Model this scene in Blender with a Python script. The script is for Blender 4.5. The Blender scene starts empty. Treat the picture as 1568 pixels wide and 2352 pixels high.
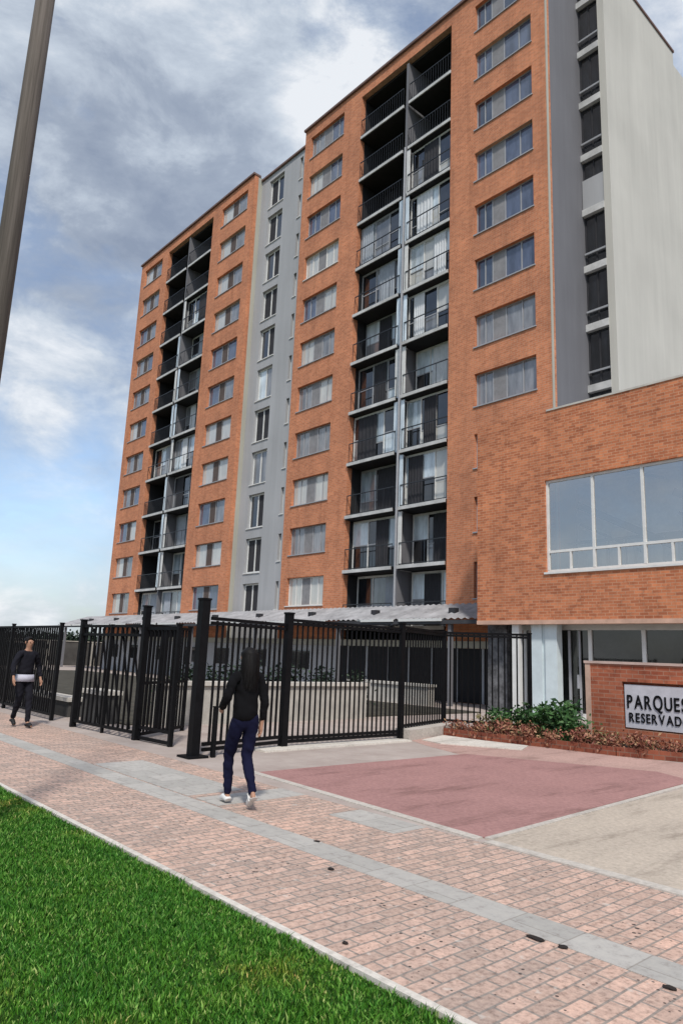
import bpy, bmesh, math, random
import numpy as np
from mathutils import Vector, Matrix
R = math.radians
random.seed(7)
SC = bpy.context.scene
COL = SC.collection

# ------------------------------------------------------------------ camera
F, YAW, PITCH, ROLL, CAMZ = 1614.59 / 2352.0 * 36.0, -0.8458726, 0.20260184, 0.04077327, 1.55
cam_d = bpy.data.cameras.new("camera")
cam_d.sensor_fit = 'VERTICAL'; cam_d.sensor_height = 36.0; cam_d.lens = F
cam_d.clip_start = 0.05; cam_d.clip_end = 3000
cam = bpy.data.objects.new("camera", cam_d); COL.objects.link(cam); SC.camera = cam
r0 = Vector((math.cos(YAW), -math.sin(YAW), 0)); f0 = Vector((math.sin(YAW), math.cos(YAW), 0)); u0 = Vector((0, 0, 1))
fw = f0 * math.cos(PITCH) + u0 * math.sin(PITCH); up = -f0 * math.sin(PITCH) + u0 * math.cos(PITCH)
cr = r0 * math.cos(ROLL) + up * math.sin(ROLL); cu = -r0 * math.sin(ROLL) + up * math.cos(ROLL)
M = Matrix((cr, cu, -fw)).transposed().to_4x4(); M.translation = Vector((0, 0, CAMZ)); cam.matrix_world = M

def ray(px, py):            # a direction in the world for a position in the 1568 x 2352 view of the photograph
    v = cr * ((px - 784) / 1614.59) - cu * ((py - 1176) / 1614.59) + fw
    return v
def dirn(px, py): return ray(px, py).normalized()

# ------------------------------------------------------------------ view, sun, sky
SC.view_settings.view_transform = 'Standard'; SC.view_settings.look = 'None'
SC.view_settings.gamma = 1; SC.view_settings.exposure = 0.12
SUN_EL, SUN_AZ = R(52), R(128)        # azimuth measured from +Y towards +X
sd = Vector((math.sin(SUN_AZ) * math.cos(SUN_EL), math.cos(SUN_AZ) * math.cos(SUN_EL), math.sin(SUN_EL)))
sun_d = bpy.data.lights.new("sun", 'SUN'); sun_d.energy = 2.9; sun_d.angle = R(5); sun_d.color = (1.0, 0.95, 0.88)
sun = bpy.data.objects.new("sun", sun_d); COL.objects.link(sun)
sun.rotation_euler = sd.to_track_quat('Z', 'Y').to_euler(); sun.location = (0, 0, 60)

W = bpy.data.worlds.new("World"); SC.world = W; W.use_nodes = True
def sky_world():
    nt = W.node_tree; N = nt.nodes; L = nt.links; N.clear()
    out = N.new('ShaderNodeOutputWorld'); bg = N.new('ShaderNodeBackground'); bg.inputs[1].default_value = 0.1
    L.new(bg.outputs[0], out.inputs[0])
    sky = N.new('ShaderNodeTexSky'); sky.sky_type = 'NISHITA'; sky.sun_disc = False
    sky.sun_elevation = SUN_EL; sky.sun_rotation = SUN_AZ; sky.air_density = 1.0; sky.dust_density = 1.5; sky.ozone_density = 1.5
    tc = N.new('ShaderNodeTexCoord')
    mp = N.new('ShaderNodeMapping'); mp.inputs['Scale'].default_value = (1, 1, 1.9); L.new(tc.outputs['Generated'], mp.inputs[0])
    def noise(scale, detail, rough, off, dist=0.0):
        m = N.new('ShaderNodeVectorMath'); m.operation = 'ADD'; m.inputs[1].default_value = off; L.new(mp.outputs[0], m.inputs[0])
        n = N.new('ShaderNodeTexNoise'); n.inputs['Scale'].default_value = scale; n.inputs['Detail'].default_value = detail
        n.inputs['Roughness'].default_value = rough; n.inputs['Distortion'].default_value = dist; L.new(m.outputs[0], n.inputs['Vector'])
        return n.outputs['Fac']
    def math_(op, a, b=None, c=None, clamp=False):
        m = N.new('ShaderNodeMath'); m.operation = op; m.use_clamp = clamp
        for i, v in enumerate((a, b, c)):
            if v is None: continue
            if isinstance(v, (int, float)): m.inputs[i].default_value = v
            else: L.new(v, m.inputs[i])
        return m.outputs[0]
    def lobe(px, py, width, amp):      # a soft round patch of sky in a fixed world direction
        d = dirn(px, py)
        m = N.new('ShaderNodeVectorMath'); m.operation = 'DOT_PRODUCT'; m.inputs[1].default_value = d
        nm = N.new('ShaderNodeVectorMath'); nm.operation = 'NORMALIZE'; L.new(tc.outputs['Generated'], nm.inputs[0]); L.new(nm.outputs[0], m.inputs[0])
        c = math.cos(R(width))
        x = math_('MULTIPLY_ADD', m.outputs['Value'], 1 / (1 - c), -c / (1 - c), clamp=True)
        x = math_('MULTIPLY', math_('SMOOTH_MIN', x, 1.0, 0.2), math_('MULTIPLY_ADD', nbreak, 3.2, -0.75))
        return math_('MULTIPLY', x, amp)
    nbreak = noise(5.2, 8, 0.62, (2.5, 4.1, 8.8), 0.4)
    def total(ls):
        a = ls[0]
        for b in ls[1:]: a = math_('ADD', a, b)
        return a
    n1 = noise(2.6, 10, 0.60, (3.1, 1.7, 0.4), 0.25)
    n2 = noise(7.5, 9, 0.62, (7.7, 2.2, 5.0), 0.3)
    n3 = noise(1.7, 6, 0.5, (1.2, 9.3, 2.2), 0.1)
    # cover: how much cloud hides the blue
    cov = total([math_('MULTIPLY_ADD', n1, 1.7, -0.22), math_('MULTIPLY_ADD', n2, 0.9, -0.45),
                 lobe(80, 1130, 9, -0.32), lobe(180, 1010, 5, -0.15), lobe(350, 350, 14, 0.5), lobe(800, 60, 14, 0.5), lobe(120, 800, 10, 0.18),
                 lobe(110, 975, 3.2, 0.35), lobe(150, 1400, 9, 0.35), lobe(30, 450, 4, -0.2)])
    cov = math_('MULTIPLY', math_('MULTIPLY_ADD', cov, 1.25, -0.1, clamp=True), 0.93)
    # brightness: thin white tops against grey undersides
    br = total([math_('MULTIPLY_ADD', n2, 1.7, -0.47), math_('MULTIPLY_ADD', n1, 1.5, -0.62), math_('MULTIPLY_ADD', n3, 0.4, -0.2),
                lobe(640, 90, 10, 0.28), lobe(790, 190, 6, 0.33), lobe(420, 60, 7, 0.1), lobe(930, 20, 7, 0.3), lobe(380, 330, 12, -0.30), lobe(180, 480, 9, -0.22),
                lobe(520, 330, 6, -0.12), lobe(90, 540, 3, 0.2), lobe(140, 830, 10, 0.10), lobe(110, 975, 3.2, 0.15), lobe(120, 1400, 12, 0.35), lobe(1540, 40, 9, 0.25),
                lobe(250, 90, 9, 0.12)])
    ramp = N.new('ShaderNodeValToRGB'); L.new(br, ramp.inputs[0])
    e = ramp.color_ramp.elements
    e[0].position = 0.0; e[0].color = (0.29, 0.345, 0.45, 1)
    e[1].position = 1.0; e[1].color = (0.90, 0.93, 0.97, 1)
    m1 = e.new(0.35); m1.color = (0.385, 0.445, 0.545, 1)
    m2 = e.new(0.68); m2.color = (0.60, 0.67, 0.76, 1)
    sc = N.new('ShaderNodeVectorMath'); sc.operation = 'SCALE'; sc.inputs['Scale'].default_value = 9.0; L.new(ramp.outputs[0], sc.inputs[0])
    s2 = N.new('ShaderNodeVectorMath'); s2.operation = 'SCALE'; s2.inputs['Scale'].default_value = 1.9; L.new(sky.outputs[0], s2.inputs[0])
    mix = N.new('ShaderNodeMix'); mix.data_type = 'RGBA'
    L.new(cov, mix.inputs[0]); L.new(s2.outputs[0], mix.inputs[6]); L.new(sc.outputs[0], mix.inputs[7])
    L.new(mix.outputs[2], bg.inputs[0])
sky_world()

# ------------------------------------------------------------------ materials
def lin(c):
    return tuple((v / 255.0 / 12.92) if v / 255.0 <= 0.04045 else ((v / 255.0 + 0.055) / 1.055) ** 2.4 for v in c)
class MatB:
    def __init__(s, name, rough=0.8, spec=0.3, metal=0.0):
        s.m = bpy.data.materials.new(name); s.m.use_nodes = True
        s.N = s.m.node_tree.nodes; s.L = s.m.node_tree.links; s.b = s.N['Principled BSDF']
        s.b.inputs['Roughness'].default_value = rough; s.b.inputs['Specular IOR Level'].default_value = spec; s.b.inputs['Metallic'].default_value = metal
        s.tc = s.N.new('ShaderNodeTexCoord')
        s.vec = s.N.new('ShaderNodeNewGeometry').outputs['Position']
    def noise(s, scale, detail=4, rough=0.6, vec=None):
        n = s.N.new('ShaderNodeTexNoise'); n.inputs['Scale'].default_value = scale; n.inputs['Detail'].default_value = detail; n.inputs['Roughness'].default_value = rough
        s.L.new(vec or s.vec, n.inputs['Vector']); return n.outputs['Fac']
    def ramp(s, fac, stops):
        r = s.N.new('ShaderNodeValToRGB'); s.L.new(fac, r.inputs[0]); e = r.color_ramp.elements
        e[0].position, e[0].color = stops[0][0], (*stops[0][1], 1); e[1].position, e[1].color = stops[-1][0], (*stops[-1][1], 1)
        for p, c in stops[1:-1]:
            x = e.new(p); x.color = (*c, 1)
        return r.outputs[0]
    def mix(s, fac, a, b, mode='MIX'):
        n = s.N.new('ShaderNodeMix'); n.data_type = 'RGBA'; n.blend_type = mode
        for i, v in ((0, fac), (6, a), (7, b)):
            if isinstance(v, (int, float)): n.inputs[i].default_value = v
            elif isinstance(v, tuple): n.inputs[i].default_value = (*v, 1)
            else: s.L.new(v, n.inputs[i])
        return n.outputs[2]
    def color(s, c):
        if isinstance(c, tuple): s.b.inputs['Base Color'].default_value = (*c, 1)
        else: s.L.new(c, s.b.inputs['Base Color'])
        return s
    def bump(s, h, strength=0.3, dist=0.01):
        n = s.N.new('ShaderNodeBump'); n.inputs['Strength'].default_value = strength; n.inputs['Distance'].default_value = dist
        s.L.new(h, n.inputs['Height']); s.L.new(n.outputs[0], s.b.inputs['Normal']); return s
    def wallvec(s, mode='wall'):
        sep = s.N.new('ShaderNodeSeparateXYZ'); s.L.new(s.vec, sep.inputs[0]); c = s.N.new('ShaderNodeCombineXYZ')
        if mode == 'wall':
            a = s.N.new('ShaderNodeMath'); a.operation = 'ADD'; s.L.new(sep.outputs[0], a.inputs[0]); s.L.new(sep.outputs[1], a.inputs[1])
            s.L.new(a.outputs[0], c.inputs[0]); s.L.new(sep.outputs[2], c.inputs[1])
        else:   # courses that run along +Y
            s.L.new(sep.outputs[1], c.inputs[0]); s.L.new(sep.outputs[0], c.inputs[1])
        return c.outputs[0]
    def brick(s, vec, w, h, mortar, c1, c2, cm, bias=0.0):
        n = s.N.new('ShaderNodeTexBrick'); s.L.new(vec, n.inputs['Vector']); n.inputs['Scale'].default_value = 1.0
        n.inputs['Brick Width'].default_value = w; n.inputs['Row Height'].default_value = h; n.inputs['Mortar Size'].default_value = mortar
        n.inputs['Mortar Smooth'].default_value = 0.3; n.inputs['Bias'].default_value = bias
        n.inputs['Color1'].default_value = (*c1, 1); n.inputs['Color2'].default_value = (*c2, 1); n.inputs['Mortar'].default_value = (*cm, 1)
        return n
def plain(name, c, rough=0.7, spec=0.3, metal=0.0, var=0.18, scale=3.0):
    m = MatB(name, rough, spec, metal)
    n = m.noise(scale, 5, 0.65)
    lo = tuple(v * (1 - var) for v in c); hi = tuple(min(1, v * (1 + var)) for v in c)
    m.color(m.ramp(n, [(0.3, lo), (0.7, hi)])); return m.m

def brick_mat(name, c1, c2, cm, w=0.27, h=0.088):
    m = MatB(name, 0.88, 0.2); v = m.wallvec()
    b = m.brick(v, w, h, 0.009, c1, c2, cm, -0.1)
    stain = m.ramp(m.noise(0.55, 6, 0.65), [(0.3, (0.80, 0.80, 0.82)), (0.7, (1.12, 1.08, 1.04))])
    fine = m.ramp(m.noise(5.5, 5, 0.8), [(0.32, (0.70, 0.64, 0.62)), (0.46, (1, 1, 1)), (0.70, (1.16, 1.14, 1.10))])
    c = m.mix(1.0, b.outputs['Color'], stain, 'MULTIPLY'); c = m.mix(1.0, c, fine, 'MULTIPLY')
    mp = m.N.new('ShaderNodeMapping'); mp.inputs['Scale'].default_value = (1.9, 1.9, 0.14); m.L.new(m.vec, mp.inputs[0])
    c = m.mix(1.0, c, m.ramp(m.noise(1.0, 8, 0.7, mp.outputs[0]), [(0.33, (0.84, 0.83, 0.83)), (0.5, (1, 1, 1)), (0.7, (1.06, 1.05, 1.04))]), 'MULTIPLY')
    m.color(c); m.bump(b.outputs['Fac'], -0.4, 0.006); return m.m
M_BRICK = brick_mat('tower_brick', (0.60, 0.24, 0.125), (0.47, 0.175, 0.09), (0.50, 0.31, 0.21))
M_BRICK2 = brick_mat('annex_brick', (0.62, 0.235, 0.115), (0.38, 0.125, 0.062), (0.52, 0.31, 0.20), 0.25, 0.085)
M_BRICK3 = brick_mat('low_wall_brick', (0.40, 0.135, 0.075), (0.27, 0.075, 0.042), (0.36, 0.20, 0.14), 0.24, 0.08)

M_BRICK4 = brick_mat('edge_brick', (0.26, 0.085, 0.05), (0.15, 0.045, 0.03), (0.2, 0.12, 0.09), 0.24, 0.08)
def paint(name, c, streak=0.10):
    m = MatB(name, 0.8, 0.25)
    mp = m.N.new('ShaderNodeMapping'); mp.inputs['Scale'].default_value = (2.2, 2.2, 0.16); m.L.new(m.vec, mp.inputs[0])
    n = m.noise(1.0, 7, 0.65, mp.outputs[0]); n2 = m.noise(0.35, 4, 0.5)
    a = m.ramp(n, [(0.3, tuple(v * (1 - streak) for v in c)), (0.7, tuple(v * (1 + streak * .6) for v in c))])
    b = m.ramp(n2, [(0.3, (0.93, 0.93, 0.93)), (0.7, (1.05, 1.05, 1.05))])
    m.color(m.mix(1.0, a, b, 'MULTIPLY')); m.bump(m.noise(30, 4, 0.6), 0.12, 0.01); return m.m
M_GREY = paint('grey_paint', (0.165, 0.165, 0.178))
M_GREY_L = paint('light_grey_paint', (0.40, 0.405, 0.415))
M_CREAM = paint('cream_paint', (0.54, 0.525, 0.475), 0.07)
M_BEIGE = paint('beige_paint', (0.42, 0.41, 0.35), 0.08)
M_SLAB = plain('slab_concrete', (0.52, 0.52, 0.51), 0.85, var=0.25, scale=1.6)
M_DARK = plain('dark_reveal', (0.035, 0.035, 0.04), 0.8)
M_INT = plain('room_interior', (0.10, 0.10, 0.105), 0.9)
M_COPING = plain('dark_coping', (0.16, 0.10, 0.085), 0.7)
M_WHITE = plain('white_frame', (0.68, 0.68, 0.66), 0.5, var=0.08)
M_FRAME = plain('aluminium_frame', (0.34, 0.35, 0.37), 0.45, var=0.1)
M_BLACK = plain('black_paint', (0.006, 0.006, 0.007), 0.6, 0.12, var=0.3, scale=8)
M_ROOF = plain('grey_roof', (0.30, 0.30, 0.31), 0.7, var=0.35, scale=1.4)
M_CONC = plain('concrete', (0.40, 0.38, 0.34), 0.9, var=0.2, scale=2.5)
M_WALLG = plain('grey_render', (0.075, 0.073, 0.07), 0.9, var=0.35, scale=0.9)
M_STONE = plain('pale_stone', (0.52, 0.49, 0.44), 0.9, var=0.15, scale=3)
def glass(name, c, rough=0.06, spec=0.9, coat=0.6, var=0.35, scale=0.9):
    m = MatB(name, rough, spec)
    mp = m.N.new('ShaderNodeMapping'); mp.inputs['Scale'].default_value = (2.6, 2.6, 0.7); m.L.new(m.vec, mp.inputs[0])
    n = m.noise(scale, 4, 0.6, mp.outputs[0])
    m.color(m.ramp(n, [(0.35, tuple(v * (1 - var) for v in c)), (0.65, tuple(v * (1 + var) for v in c))]))
    m.b.inputs['Coat Weight'].default_value = coat; m.b.inputs['Coat Roughness'].default_value = 0.03; return m.m
G_BLUE = glass('pane_blue', (0.085, 0.105, 0.16))
G_BLUE2 = glass('pane_deep_blue', (0.04, 0.055, 0.09))
G_GREY = glass('pane_grey', (0.21, 0.215, 0.225))
G_SKY = glass('pane_bright_cool', (0.60, 0.68, 0.73), var=.3)  # pale blue base colour paints in the sky reflected by the glass
G_DARK = glass('pane_dark', (0.014, 0.016, 0.02), var=0.6)
G_LIGHT = glass('pane_with_pale_curtain', (0.52, 0.52, 0.49), var=0.12)
G_TEAL = glass('pane_with_cool_curtain', (0.32, 0.38, 0.42), var=0.4)
M_BROWN = plain('dark_infill', (0.10, 0.075, 0.065), 0.7)
G_PANEL = plain('grey_infill', (0.24, 0.235, 0.24), 0.6)
def clear_glass(name, refl, tint):
    m = bpy.data.materials.new(name); m.use_nodes = True; N = m.node_tree.nodes; L = m.node_tree.links; N.clear()
    o = N.new('ShaderNodeOutputMaterial'); mx = N.new('ShaderNodeMixShader'); t = N.new('ShaderNodeBsdfTransparent'); g = N.new('ShaderNodeBsdfGlossy')
    t.inputs[0].default_value = (*tint, 1); g.inputs['Roughness'].default_value = 0.03; g.inputs[0].default_value = (0.97, 0.94, 0.9, 1)
    lw = N.new('ShaderNodeLayerWeight'); lw.inputs[0].default_value = 0.35
    a = N.new('ShaderNodeMath'); a.operation = 'ADD'; a.inputs[1].default_value = refl; a.use_clamp = True; L.new(lw.outputs['Fresnel'], a.inputs[0])
    L.new(a.outputs[0], mx.inputs[0]); L.new(t.outputs[0], mx.inputs[1]); L.new(g.outputs[0], mx.inputs[2]); L.new(mx.outputs[0], o.inputs[0]); return m
G_CLEAR = clear_glass('clear_glass', 0.42, (0.9, 0.9, 0.88))
G_CLEAR_D = clear_glass('dim_glass', 0.04, (0.5, 0.55, 0.55))

# ------------------------------------------------------------------ mesh helpers
class MB:
    def __init__(s): s.v = []; s.f = []
    def quad(s, a, b, c, d):
        i = len(s.v); s.v += [tuple(a), tuple(b), tuple(c), tuple(d)]; s.f.append((i, i + 1, i + 2, i + 3)); return s
    def box(s, x0, x1, y0, y1, z0, z1):
        i = len(s.v)
        s.v += [(x0, y0, z0), (x1, y0, z0), (x1, y1, z0), (x0, y1, z0), (x0, y0, z1), (x1, y0, z1), (x1, y1, z1), (x0, y1, z1)]
        s.f += [(i, i + 3, i + 2, i + 1), (i + 4, i + 5, i + 6, i + 7), (i, i + 1, i + 5, i + 4), (i + 1, i + 2, i + 6, i + 5), (i + 2, i + 3, i + 7, i + 6), (i + 3, i, i + 4, i + 7)]
        return s
    def bar(s, a, b, w, h=None, upv=(0, 0, 1)):       # a square bar between two points
        h = h or w; a = Vector(a); b = Vector(b); d = (b - a).normalized(); u = Vector(upv)
        if abs(d.dot(u)) > 0.98: u = Vector((1, 0, 0))
        x = d.cross(u).normalized(); y = x.cross(d).normalized(); i = len(s.v)
        for p in (a, b):
            for sx, sy in ((-1, -1), (1, -1), (1, 1), (-1, 1)): s.v.append(tuple(p + x * (sx * w / 2) + y * (sy * h / 2)))
        s.f += [(i, i + 1, i + 2, i + 3), (i + 7, i + 6, i + 5, i + 4)] + [(i + k, i + 4 + k, i + 4 + (k + 1) % 4, i + (k + 1) % 4) for k in range(4)]
        return s
    def cyl(s, a, b, ra, rb=None, n=12):
        rb = ra if rb is None else rb; a = Vector(a); b = Vector(b); d = (b - a).normalized(); u = Vector((0, 0, 1)) if abs(d.z) < 0.95 else Vector((1, 0, 0))
        x = d.cross(u).normalized(); y = x.cross(d); i = len(s.v)
        for p, r in ((a, ra), (b, rb)):
            for k in range(n): t = 2 * math.pi * k / n; s.v.append(tuple(p + x * (r * math.cos(t)) + y * (r * math.sin(t))))
        s.f += [(i + k, i + n + k, i + n + (k + 1) % n, i + (k + 1) % n) for k in range(n)]
        s.f += [tuple(i + k for k in range(n)), tuple(i + n + k for k in reversed(range(n)))]
        return s
    def poly(s, pts, z0, z1):      # a flat prism with its outline in x, y
        i = len(s.v); n = len(pts); s.v += [(x, y, z0) for x, y in pts] + [(x, y, z1) for x, y in pts]
        s.f += [tuple(range(i + n - 1, i - 1, -1)), tuple(range(i + n, i + 2 * n))] + [(i + k, i + (k + 1) % n, i + n + (k + 1) % n, i + n + k) for k in range(n)]
        return s
ORG = {}
def link(name, me, parent=None):
    o = bpy.data.objects.new(name, me); COL.objects.link(o)
    if parent: o.parent = parent
    return o
def obj(name, mb, mat, parent=None, smooth=False, at=None):
    org = ORG[parent.name] if parent else Vector(at or (0, 0, 0))
    me = bpy.data.meshes.new(name); me.from_pydata([tuple(Vector(p) - org) for p in mb.v], [], mb.f); me.update()
    if mat: me.materials.append(mat)
    if smooth:
        for p in me.polygons: p.use_smooth = True
    o = link(name, me, parent)
    if not parent: o.location = org
    ORG[o.name] = org
    return o
def thing(name, label, cat, loc=(0, 0, 0), group=None):
    o = bpy.data.objects.new(name, None); COL.objects.link(o); o.location = loc; o['label'] = label; o['category'] = cat; o.empty_display_size = 0.3
    if group: o['group'] = group
    ORG[o.name] = Vector(loc); return o
def tag(o, label, cat, group=None, kind=None):
    if label: o['label'] = label
    if cat: o['category'] = cat
    if group: o['group'] = group
    if kind: o['kind'] = kind
    return o
def struct(name, mb, mat, at=None): return tag(obj(name, mb, mat, at=at), None, None, kind='structure')
def dup(root, loc=None, rz=None, label=None, scale=None):
    def cp(o, par):
        c = o.copy(); COL.objects.link(c)
        if par: c.parent = par
        for ch in [x for x in COL.objects if x.parent == o]: cp(ch, c)
        return c
    r = cp(root, None)
    if loc is not None: r.location = loc
    if rz is not None: r.rotation_euler = (0, 0, rz)
    if scale is not None: r.scale = (scale,) * 3 if isinstance(scale, (int, float)) else scale
    if label: r['label'] = label
    return r

# ================================================================== GROUND
def ground_mat():
    m = MatB('inner_paving', 0.9, 0.2); n = m.noise(1.3, 6, 0.7)
    m.color(m.ramp(n, [(0.3, (0.33, 0.27, 0.24)), (0.7, (0.46, 0.40, 0.36))])); return m.m
M_INNER = ground_mat()
struct('ground', MB().box(-1500, 1500, -1500, 1500, -1.0, -0.05), plain('far_ground', (0.10, 0.105, 0.075), 0.95, var=0.3, scale=0.3))

def pave_mat():
    m = MatB('brick_paving', 0.9, 0.2); v = m.wallvec('floor')
    # gentle unevenness so that courses are not perfectly straight
    ns = m.N.new('ShaderNodeTexNoise'); ns.inputs['Scale'].default_value = 1.1; m.L.new(m.vec, ns.inputs['Vector'])
    md = m.N.new('ShaderNodeMix'); md.data_type = 'VECTOR'; md.inputs[0].default_value = 0.035
    m.L.new(v, md.inputs[4]); m.L.new(ns.outputs['Color'], md.inputs[5])
    b = m.brick(md.outputs[1], 0.20, 0.095, 0.0085, (0.58, 0.405, 0.33), (0.41, 0.305, 0.255), (0.27, 0.235, 0.21), 0.0)
    big = m.ramp(m.noise(0.8, 6, 0.7), [(0.32, (0.84, 0.88, 0.90)), (0.66, (1.08, 1.02, 0.98))])
    fine = m.ramp(m.noise(26, 3, 0.7), [(0.3, (0.58, 0.57, 0.56)), (0.48, (1.0, 1.0, 1.0)), (0.72, (1.32, 1.32, 1.28))])
    c = m.mix(1.0, b.outputs['Color'], big, 'MULTIPLY'); c = m.mix(1.0, c, fine, 'MULTIPLY')
    # dark pits where joint sand and chips are gone
    vo = m.N.new('ShaderNodeTexVoronoi'); vo.inputs['Scale'].default_value = 17; vo.inputs['Randomness'].default_value = 1; m.L.new(md.outputs[1], vo.inputs['Vector'])
    gt = m.noise(1.9, 3, 0.6)
    thr = m.N.new('ShaderNodeMath'); thr.operation = 'MULTIPLY_ADD'; thr.inputs[1].default_value = 0.6; thr.inputs[2].default_value = -0.20; m.L.new(gt, thr.inputs[0])
    lt = m.N.new('ShaderNodeMath'); lt.operation = 'LESS_THAN'; m.L.new(vo.outputs['Distance'], lt.inputs[0]); m.L.new(thr.outputs[0], lt.inputs[1])
    c = m.mix(lt.outputs[0], c, (0.07, 0.055, 0.05))
    pale = m.ramp(m.noise(11, 2, 0.6), [(0.64, (0, 0, 0)), (0.72, (0.45, 0.45, 0.45))])
    c = m.mix(pale, c, (0.62, 0.58, 0.52))
    m.color(c); m.bump(b.outputs['Fac'], -0.5, 0.006); return m.m
def grey_band_mat():
    m = MatB('grey_band', 0.9, 0.2); v = m.wallvec('floor')
    b = m.brick(v, 0.40, 0.40, 0.006, (0.43, 0.41, 0.38), (0.36, 0.345, 0.32), (0.29, 0.27, 0.245))
    fine = m.ramp(m.noise(9, 8, 0.8), [(0.32, (0.66, 0.62, 0.60)), (0.46, (1.0, 1.0, 1.0)), (0.7, (1.16, 1.16, 1.13))])
    m.color(m.mix(1.0, b.outputs['Color'], fine, 'MULTIPLY')); return m.m
def pad_mat(name, c, k=0.10):
    m = MatB(name, 0.9, 0.2)
    big = m.ramp(m.noise(0.7, 6, 0.7), [(0.3, tuple(v * (1 - k) for v in c)), (0.7, tuple(v * (1 + k) for v in c))])
    fine = m.ramp(m.noise(22, 4, 0.75), [(0.3, (0.78, 0.78, 0.78)), (0.7, (1.18, 1.18, 1.18))])
    mp = m.N.new('ShaderNodeMapping'); mp.inputs['Scale'].default_value = (2.6, 0.5, 1); mp.inputs['Rotation'].default_value = (0, 0, 0.25); m.L.new(m.vec, mp.inputs[0])
    st = m.ramp(m.noise(1.0, 7, 0.72, mp.outputs[0]), [(0.34, (0.70, 0.69, 0.68)), (0.47, (1, 1, 1)), (0.7, (1.06, 1.06, 1.05))])
    big = m.mix(1.0, big, st, 'MULTIPLY')
    m.color(m.mix(1.0, big, fine, 'MULTIPLY')); m.bump(m.noise(40, 3, 0.6), 0.2, 0.01); return m.m
M_PAVE = pave_mat(); M_BAND = grey_band_mat()
M_RED = pad_mat('red_pad', (0.35, 0.195, 0.18)); M_PINK = pad_mat('pink_paving', (0.44, 0.29, 0.25)); M_APRON = pad_mat('apron_concrete', (0.46, 0.395, 0.325))
M_KERB = pad_mat('kerb_stone', (0.60, 0.56, 0.50)); M_CURB = pad_mat('pale_edging', (0.50, 0.46, 0.41))
struct('courtyard', MB().box(-60, -8.05, 5.40, 60, -0.04, 0.0), M_INNER)
struct('forecourt', MB().box(-8.05, 40, 5.40, 60, -0.04, 0.0), M_INNER)
struct('pavement', MB().box(-80, 40, 2.78, 5.398, -0.04, 0.0), M_PAVE)
b = MB(); b.box(-80, 40, 3.90, 4.20, 0.0002, 0.004)
struct('grey_paving_band', b, M_BAND)
struct('paving_cross_band', MB().box(-6.95, -6.5, 4.24, 5.39, 0.0002, 0.0045).box(-5.6, -4.7, 4.95, 5.39, 0.0002, 0.0042).box(-9.6, -7.1, 4.232, 4.95, 0.0002, 0.0038), M_BAND)
struct('lawn_kerb', MB().box(-80, 40, 2.732, 2.782, -0.06, 0.014), M_KERB)
struct('apron', MB().poly([(-4.12, 5.52), (40, 5.52), (40, 14), (-4.45, 14)], -0.003, 0.004), M_APRON)
struct('red_pad', MB().poly([(-8.0, 5.80), (-4.14, 5.54), (-4.50, 10.9), (-5.2, 11.3), (-7.9, 10.05)], -0.003, 0.008), M_RED)
struct('pink_strip', MB().poly([(-8.0, 9.95), (-5.1, 11.2), (-4.45, 10.8), (-4.3, 12.9), (-10.2, 12.2), (-10.2, 10.9), (-9.0, 10.3)], -0.003, 0.003), M_PINK)
b = MB()
b.poly([(-4.05, 5.40), (40, 5.40), (40, 5.517), (-4.05, 5.517)], 0.0, 0.012)
b.poly([(-8.2, 5.70), (-4.15, 5.42), (-4.15, 5.53), (-8.2, 5.80)], 0.0, 0.012)
b.poly([(-4.13, 5.535), (-4.06, 5.535), (-4.40, 11.2), (-4.47, 11.2)], 0.0, 0.014)
struct('pad_edging', b, M_CURB)
struct('entrance_kerb', MB().poly([(-9.6, 10.85), (-9.05, 10.75), (-7.75, 11.5), (-8.05, 12.15), (-9.1, 11.98), (-9.98, 11.95)], -0.003, 0.022), M_KERB)
struct('fence_kerb', MB().poly([(-9.95, 7.0), (-9.5, 7.0), (-9.55, 10.5), (-9.98, 10.5)], -0.003, 0.03), M_KERB)
struct('fence_footing', MB().poly([(-9.66, 10.56), (-10.05, 10.56), (-10.8, 12.9), (-10.3, 12.9)], 0, 0.20), M_CURB)

# dark scars in the paving
M_SOIL = plain('dark_soil', (0.025, 0.02, 0.018), 0.95)
def clod(x, y, sx, sy, label):
    me = bpy.data.meshes.new('dirt_clump'); bm = bmesh.new(); bmesh.ops.create_icosphere(bm, subdivisions=2, radius=1)
    for v in bm.verts:
        k = 1 + random.uniform(-.25, .25); v.co = Vector((v.co.x * sx * k, v.co.y * sy * k, v.co.z * 0.006 * k))
    bm.to_mesh(me); bm.free(); me.materials.append(M_SOIL)
    o = link('dirt_clump', me); o.location = (x, y, 0.008); tag(o, label, 'dirt', 'dark dirt clumps on the paving')
clod(-4.86, 4.18, .035, .022, 'dark dirt clump at the far edge of the grey band nearest the walking person')
clod(-4.2, 3.76, .028, .02, 'dark dirt clump just on the lawn side of the grey band')
clod(-2.52, 3.86, .06, .022, 'long dark dirt streak on the lawn side edge of the grey band')
clod(-2.36, 3.88, .032, .022, 'round dark dirt clump at the end of the long dirt streak')
clod(-1.76, 3.86, .035, .02, 'dark dirt clump on the grey band closest to the camera')
clod(-3.12, 2.92, .02, .014, 'small dark dirt clump beside the pale lawn kerb')

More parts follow.
